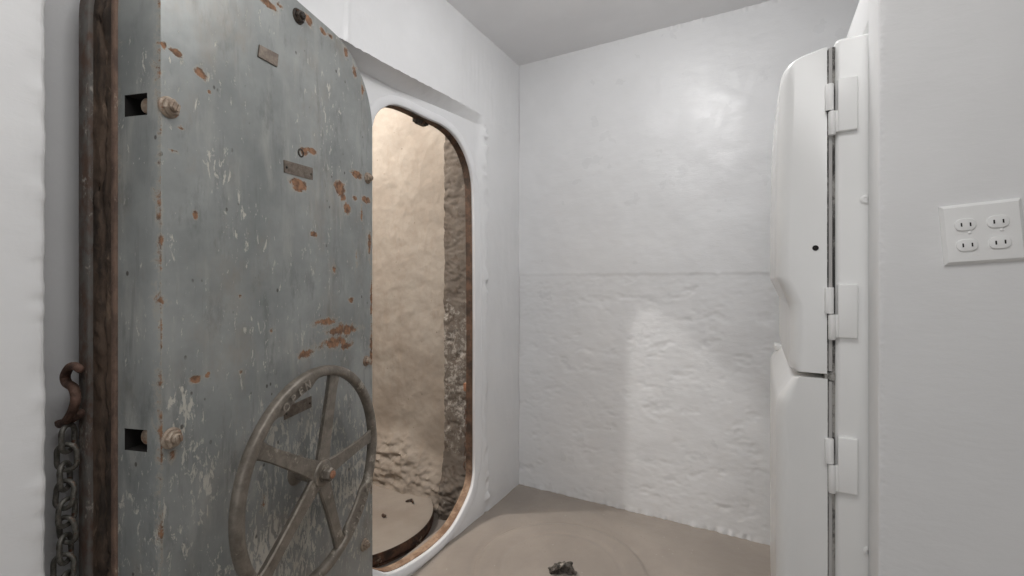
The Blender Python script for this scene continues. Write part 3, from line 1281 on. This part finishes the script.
def profile_door(name, prof, handle_bevel=.012):
    """prof: (x, z) outline of the door in side view, swept across the width; rounded at the edges by profile inset"""
    # ease: near the two faces the outline is pulled in so that the sides roll over into the front
    bm = bmesh.new()
    W = FY1 - FY0
    R = .030
    cuts = []
    steps = 8
    for i in range(steps + 1):
        t = i / steps * pi / 2
        cuts.append((R * (1 - sin(t)), R * (1 - cos(t))))      # (inset, y distance) placeholder
    ys = []
    for i in range(steps + 1):
        t = pi / 2 * i / steps
        ys.append((R - R * sin(t), R - R * cos(t)))            # inset from R to 0 , y from 0 to R
    seq = [(ins, FY0 + yy) for ins, yy in ys] + [(0, FY0 + W * q) for q in (.15, .3, .5, .7, .85)] + [(ins, FY1 - yy) for ins, yy in reversed(ys)]
    rings = []
    zs = [p[1] for p in prof]
    zt, zb = max(zs), min(zs)
    for ins, y in seq:
        ring = []
        for x, z, wx, wz in prof:
            # bulge of the front across the width
            b = -.003 + .004 * (1 - ((y - (FY0 + FY1) / 2) / (W / 2)) ** 2) * wx
            ring.append(bm.verts.new((x + ins * wx - b, y, z + ins * wz)))
        rings.append(ring)
    n = len(prof)
    for a, b in zip(rings, rings[1:]):
        for k in range(n):
            bm.faces.new((a[k], a[(k + 1) % n], b[(k + 1) % n], b[k]))
    bm.faces.new(rings[0][::-1])
    bm.faces.new(rings[-1])
    return bm


def arc(cx, cz, r, a0, a1, n, wx, wz):
    """wx / wz: share of the edge inset that moves these points back / down"""
    out = []
    for i in range(n + 1):
        t = radians(a0 + (a1 - a0) * i / n)
        out.append((cx + r * cos(t), cz + r * sin(t), max(0, -cos(t)), 0))
    return out


up = [(FX1 - .001, ZS + .006, 0, 0), (FX1 - .001, ZT - .012, 0, -.15)]
# top: slopes gently down to the front, then rounds over
up += [(.125, ZT - .0125, 0, -.2), (.105, ZT - .0155, 0, -.3), (.085, ZT - .020, 0, -.3), (.070, ZT - .026, .1, -.3), (.058, ZT - .034, .3, -.3),
       (.049, ZT - .046, .5, -.2), (.043, ZT - .062, .7, -.1), (.0395, ZT - .085, .9, 0), (.037, ZT - .12, 1, 0), (.0345, ZT - .20, 1, 0), (.0325, ZT - .32, 1, 0), (.0315, ZT - .42, 1, 0)]
up += [(.031, 1.262, 1, 0), (.0325, 1.254, 1, 0), (.040, 1.240, 1, 0), (.058, 1.197, 1, 0), (.0600, 1.190, 1, 0), (.0605, 1.15, 1, 0), (.0605, ZS + .030, 1, 0), (.062, ZS + .012, .9, 0), (.070, ZS + .006, .5, 0)]
b_ = profile_door('door', up)
od = link('upper_door', rel(b_), M['enamel'], fr, auto=32)
lo = [(FX1, ZB + .02, 0, 0), (FX1, ZS - .006, 0, 0), (.080, ZS - .006, 0, 0), (.070, ZS - .009, .3, 0), (.062, ZS - .018, .5, 0), (.0385, ZS - .058, 1, 0), (.034, ZS - .072, 1, 0), (.0325, ZS - .09, 1, 0),
      (.0315, ZS - .2, 1, 0), (.0315, ZB + .20, 1, 0), (.036, ZB + .07, 1, 0), (.05, ZB + .03, .6, 0), (.07, ZB + .02, .2, 0)]
b_ = profile_door('door', lo)
ol = link('lower_door', rel(b_), M['enamel'], fr, auto=32)
# handles at the far edge
for nm, par, z in (('handle', od, 1.240), ('handle', ol, 1.008)):
    bm = bmesh.new()
    box(bm, .046, .070, FY1 - .14, FY1 - .06, z - .010, z + .010, .004, 3)
    link(nm, rel(bm), M['enamel'], par, auto=40)
# hole plug near the hinge side of the upper door
bm = bmesh.new()
h_ = hit(815.5, 248, 1, FY0)
lathe(bm, [(.0065, 0), (.0065, -.0012), (.0045, -.0010), (0, -.0008)], (0, 1, 0), h_, 18)
link('screw_hole', rel(bm), M['hole'], od, auto=40)
# gaskets
bm = bmesh.new()
box(bm, FX1 - .0005, FX1 + .0052, FY0 + .0035, FY1 - .004, ZS + .012, ZT - .022, .001, 1)
box(bm, FX1 + .012, FXB + .001, FY0 + .005, FY1 - .005, ZB + .03, ZT - .016, .001, 1)
box(bm, FX1 - .0005, FX1 + .0052, FY0 + .0035, FY1 - .004, ZB + .03, ZS - .012, .001, 1)
box(bm, FX1 - .002, FXB + .001, FY0 + .003, FY1 - .005, ZS - .010, ZS + .010, .001, 1)
link('gap_seal', rel(bm), M['rubber'], fr)
bm = bmesh.new()
box(bm, FX1 + .0052, FX1 + .0125, FY0 + .0015, FY1 - .006, ZB + .03, ZS - .012, .001, 2)
box(bm, FX1 + .0052, FX1 + .0125, FY0 + .0015, FY1 - .006, ZS + .012, ZT - .018, .001, 2)
link('gasket', rel(bm), M['gasket'], fr)
# hinges
for y0, y1, ym in ((79, 132, 111), (284, 338, 314), (436.5, 492, 464)):
    zt = hit(838, y0, 1, FY0 - .008).z
    zb = hit(838, y1, 1, FY0 - .008).z
    zm = hit(830, ym, 1, FY0 - .008).z
    bm = bmesh.new()
    box(bm, .1575, .1955, FY0 - .011, FY0 + .004, zb, zt, .0035, 3)
    hb = link('hinge', rel(bm), M['hinge'], fr, auto=40)
    bm = bmesh.new()
    lathe(bm, [(0, zt - .008), (.0068, zt - .008), (.0075, zt - .010), (.0075, zm + .001), (0, zm + .001)], (0, 0, 1), (.1430, FY0 - .006, 0), 20)
    box(bm, .1335, .144, FY0 - .0125, FY0 + .001, zm + .001, zt - .0085, .0012, 2)
    link('hinge_knuckle', rel(bm), M['hinge'], hb, auto=40)
    bm = bmesh.new()
    lathe(bm, [(0, zm - .001), (.0068, zm - .001), (.0075, zm - .003), (.0075, zb - .003), (.006, zb - .005), (0, zb - .005)], (0, 0, 1), (.1470, FY0 - .006, 0), 20)
    box(bm, .147, .160, FY0 - .009, FY0 + .001, zb + .001, zm - .001, .001, 2)
    link('hinge_knuckle', rel(bm), M['hinge'], hb, auto=40)
# screw tabs
for x, y in ((866.0, 199.5), (869.0, 551.5)):
    p = hit(x, y, 1, FY0)
    bm = bmesh.new()
    lathe(bm, [(.0105, .001), (.0105, -.002), (.008, -.0035), (.005, -.004), (.0045, -.003), (0, -.003)], (0, 1, 0), (p.x - .001, FY0, p.z), 20)
    for v in bm.verts:
        dx = (v.co.x - p.x)
        if dx > 0:
            v.co.x = min(v.co.x, .2135)
            v.co.z += -dx * .4
    link('screw_tab', rel(bm), M['hinge'], fr, auto=40)
bm = bmesh.new()
for x in (.22, .86):
    for y in (FY0 + .06, FY1 - .06):
        lathe(bm, [(0, .0), (.022, .0), (.022, .02), (.014, .03), (.014, ZB + .005), (0, ZB + .005)], (0, 0, 1), (x, y, 0), 16)
# each foot on its own
bm.free()
for x in (.22, .86):
    for y in (FY0 + .06, FY1 - .06):
        bm = bmesh.new()
        lathe(bm, [(0, .0), (.022, .0), (.022, .02), (.014, .03), (.014, ZB + .005), (0, ZB + .005)], (0, 0, 1), (x, y, 0), 16)
        link('foot', rel(bm), M['rubber'], fr, auto=40)

# --------------------------------------------------------------- electrical outlet
oc = Vector((.3700, 1.1885, 1.3420))
out = tag(empty('wall_outlet', oc), 'white wall plate with four two-slot sockets, slightly tilted, on the right wall', 'outlet')
out.rotation_euler = (0, -radians(4.2), 0)
PW, PH = .0575, .0580
bm = bmesh.new()
vs = []
for (w, h, y) in ((PW, PH, .002), (PW, PH, -.0015), (PW - .0012, PH - .0012, -.0028), (PW - .0055, PH - .0055, -.0065), (PW - .008, PH - .008, -.0068)):
    vs.append([bm.verts.new((sx * w, y, sz * h)) for sx, sz in ((-1, -1), (1, -1), (1, 1), (-1, 1))])
for a, b in zip(vs, vs[1:]):
    for k in range(4):
        bm.faces.new((a[k], a[(k + 1) % 4], b[(k + 1) % 4], b[k]))
bm.faces.new(vs[-1]); bm.faces.new(vs[0][::-1])
link('cover_plate', bm, M['plastic'], out, auto=25)


def plate_pt(x, y):
    p = hit(x, y, 1, 1.1815) - oc
    t = radians(4.2)
    # into the plate's tilted frame
    return p.x * cos(t) + p.z * sin(t), -p.x * sin(t) + p.z * cos(t)


for i, (sa, sb) in enumerate((((961, 225), (970, 224.4)), ((962.7, 245.5), (971.9, 244.7)), ((993.6, 221.9), (1002.9, 221)), ((995.6, 242.8), (1004.9, 241.8)))):
    a = plate_pt(*sa); b = plate_pt(*sb)
    cx, cz = (a[0] + b[0]) / 2, (a[1] + b[1]) / 2
    cx += (-.0005 if i < 2 else -.0005)
    bm = bmesh.new()
    prof_ = []
    pts = []
    hw, hh = .0152, .0115
    for k_ in range(40):
        t = 2 * pi * k_ / 40
        x = hw * math.copysign(abs(cos(t)) ** .55, cos(t))
        z = hh * math.copysign(abs(sin(t)) ** .8, sin(t))
        pts.append((x, z))
    rr = []
    for sc_, y in ((1.06, -.0066), (1.04, -.0060), (1.0, -.0060), (1.0, -.0085), (.96, -.0092), (.9, -.0094)):
        rr.append([bm.verts.new((cx + x * sc_, y, cz + z * sc_)) for x, z in pts])
    for q, w in zip(rr, rr[1:]):
        for k_ in range(40):
            bm.faces.new((q[k_], q[(k_ + 1) % 40], w[(k_ + 1) % 40], w[k_]))
    bm.faces.new(rr[-1])
    rc_ = link('receptacle', bm, M['plastic'], out, auto=40)
    for q in (a, b):
        bm = bmesh.new()
        box(bm, q[0] - .0011, q[0] + .0011, -.0098, -.0080, q[1] - .0036, q[1] + .0036)
        link('slot', bm, M['hole'], rc_)
for cx in (-.018, .026):
    bm = bmesh.new()
    lathe(bm, [(.0028, -.0066), (.0028, -.0078), (.002, -.0083), (0, -.0084)], (0, 1, 0), (cx, 0, .002), 14)
    link('screw', bm, M['plastic'], out, auto=40)

# --------------------------------------------------------------- painted-over cover in the floor
root = tag(empty('floor_cover', (MC.x, MC.y, 0)), 'large round cover in the floor, painted over in the same grey-brown', 'cover')
bm = bmesh.new()
NA, NRr = 120, 40


def cov(u, v):
    t = 2 * pi * u
    r = .001 + .371 * v
    X = MC.x + r * cos(t); Y = MC.y + r * sin(t)
    z = .006 + .004 * (1 - v * v) + fbm((X, Y, 5), 5) * .0016 + fbm((X, Y, 9), 20) * .0006
    z -= .008 * sm((v - .955) / .045)
    z -= .003 * math.exp(-((v - .70) / .03) ** 2)
    return Vector((r * cos(t), r * sin(t), z))


grid_surface(bm, NA, NRr, cov, closed_u=True)
link('cover_plate', bm, M['floor'], root, smooth=True)
# lug: a lumpy bent ear of metal
bm = bmesh.new()


def lug(u, v):
    t = 2 * pi * u
    ph = pi * v
    x, y, z = sin(ph) * cos(t), sin(ph) * sin(t), cos(ph)
    n = fbm((x, y, z), 1.6, 4) * .30 + fbm((x + 5, y, z), 4.5) * .10
    r = 1 + n
    # arched, thin ear with a hollow in its face
    X = x * .050 * r
    Z = max(-.01, z * .038 * r + .006)
    Y = y * .020 * r + .016 * math.exp(-((x * r) / .5) ** 2 - ((z * r - .1) / .5) ** 2) * (1 if y < 0 else .5)
    return Vector((X, Y, Z))


grid_surface(bm, 60, 40, lug, closed_u=True)
tube(bm, smooth_pts([(-.052, -.004, .004), (-.040, -.016, .022), (-.015, -.018, .040), (.008, -.016, .041), (.030, -.014, .028), (.052, -.006, .002)], 6),
     [.007 + .0025 * sin(i * 1.3) for i in range(31)], 9)
lg = hit(563, 568, 2, .03)
o = link('lifting_lug', bm, M['lug'], None, smooth=True)
o.parent = root
o.location = (lg.x - MC.x, lg.y - .0 - MC.y, .010)
o.rotation_euler = (0, 0, .5)
o['label'] = 'rusty bare metal lug'

# --------------------------------------------------------------- light
def lamp(name, kind, loc, power, col, size=.1, aim=None, sizey=None):
    l = bpy.data.lights.new(name, kind)
    l.energy = power
    l.color = col
    if kind == 'AREA':
        l.shape = 'RECTANGLE'
        l.size = size
        l.size_y = sizey or size
    else:
        l.shadow_soft_size = size
    o = bpy.data.objects.new(name, l)
    COL.objects.link(o)
    o.location = loc
    if aim:
        o.rotation_euler = (Vector(aim) - Vector(loc)).to_track_quat('-Z', 'Y').to_euler()
    return o


lamp('ceiling_lamp', 'POINT', (-.36, 1.45, 2.44), 11.5, (1, .99, .98), .12)
lamp('ceiling_lamp', 'AREA', (-.36, 1.40, 2.56), 2.5, (1, .99, .98), .35, (-.36, 1.4, 0))
lamp('fill_light', 'AREA', (-.1, .12, 2.5), 13, (1, .99, .98), .9, (-.2, .12, 0))  # added fill above the camera, lifts the door and the wall beside it
lamp('fill_light', 'AREA', (.1, -1.9, 1.4), 9.5, (.97, .985, 1), 1.5, (-.2, 1.2, 1.1))  # added broad soft fill from behind the camera, stands for no fixture
lamp('passage_lamp', 'POINT', (-2.70, 1.11, 3.17), 165, (1, .965, .92), .04)

w = bpy.data.worlds.new('world')
bpy.context.scene.world = w
w.use_nodes = True
w.node_tree.nodes['Background'].inputs[0].default_value = (.05, .05, .05, 1)
w.node_tree.nodes['Background'].inputs[1].default_value = .3

# --------------------------------------------------------------- camera
cam = bpy.data.cameras.new('camera')
co = bpy.data.objects.new('camera', cam)
COL.objects.link(co)
cam.sensor_width = 36
cam.lens = F / 1024 * 36
cam.shift_y = -7 / 1024
cam.clip_start = .02
co.location = (0, 0, EYE)
co.rotation_euler = (radians(90), 0, atan2(SS, CC))
sc = bpy.context.scene
sc.camera = co
sc.view_settings.view_transform = 'Standard'
sc.view_settings.look = 'None'
sc.view_settings.gamma = 1
sc.view_settings.exposure = 0.0
sc.view_settings.use_curve_mapping = False
sc.cycles.max_bounces = 10
sc.cycles.diffuse_bounces = 8
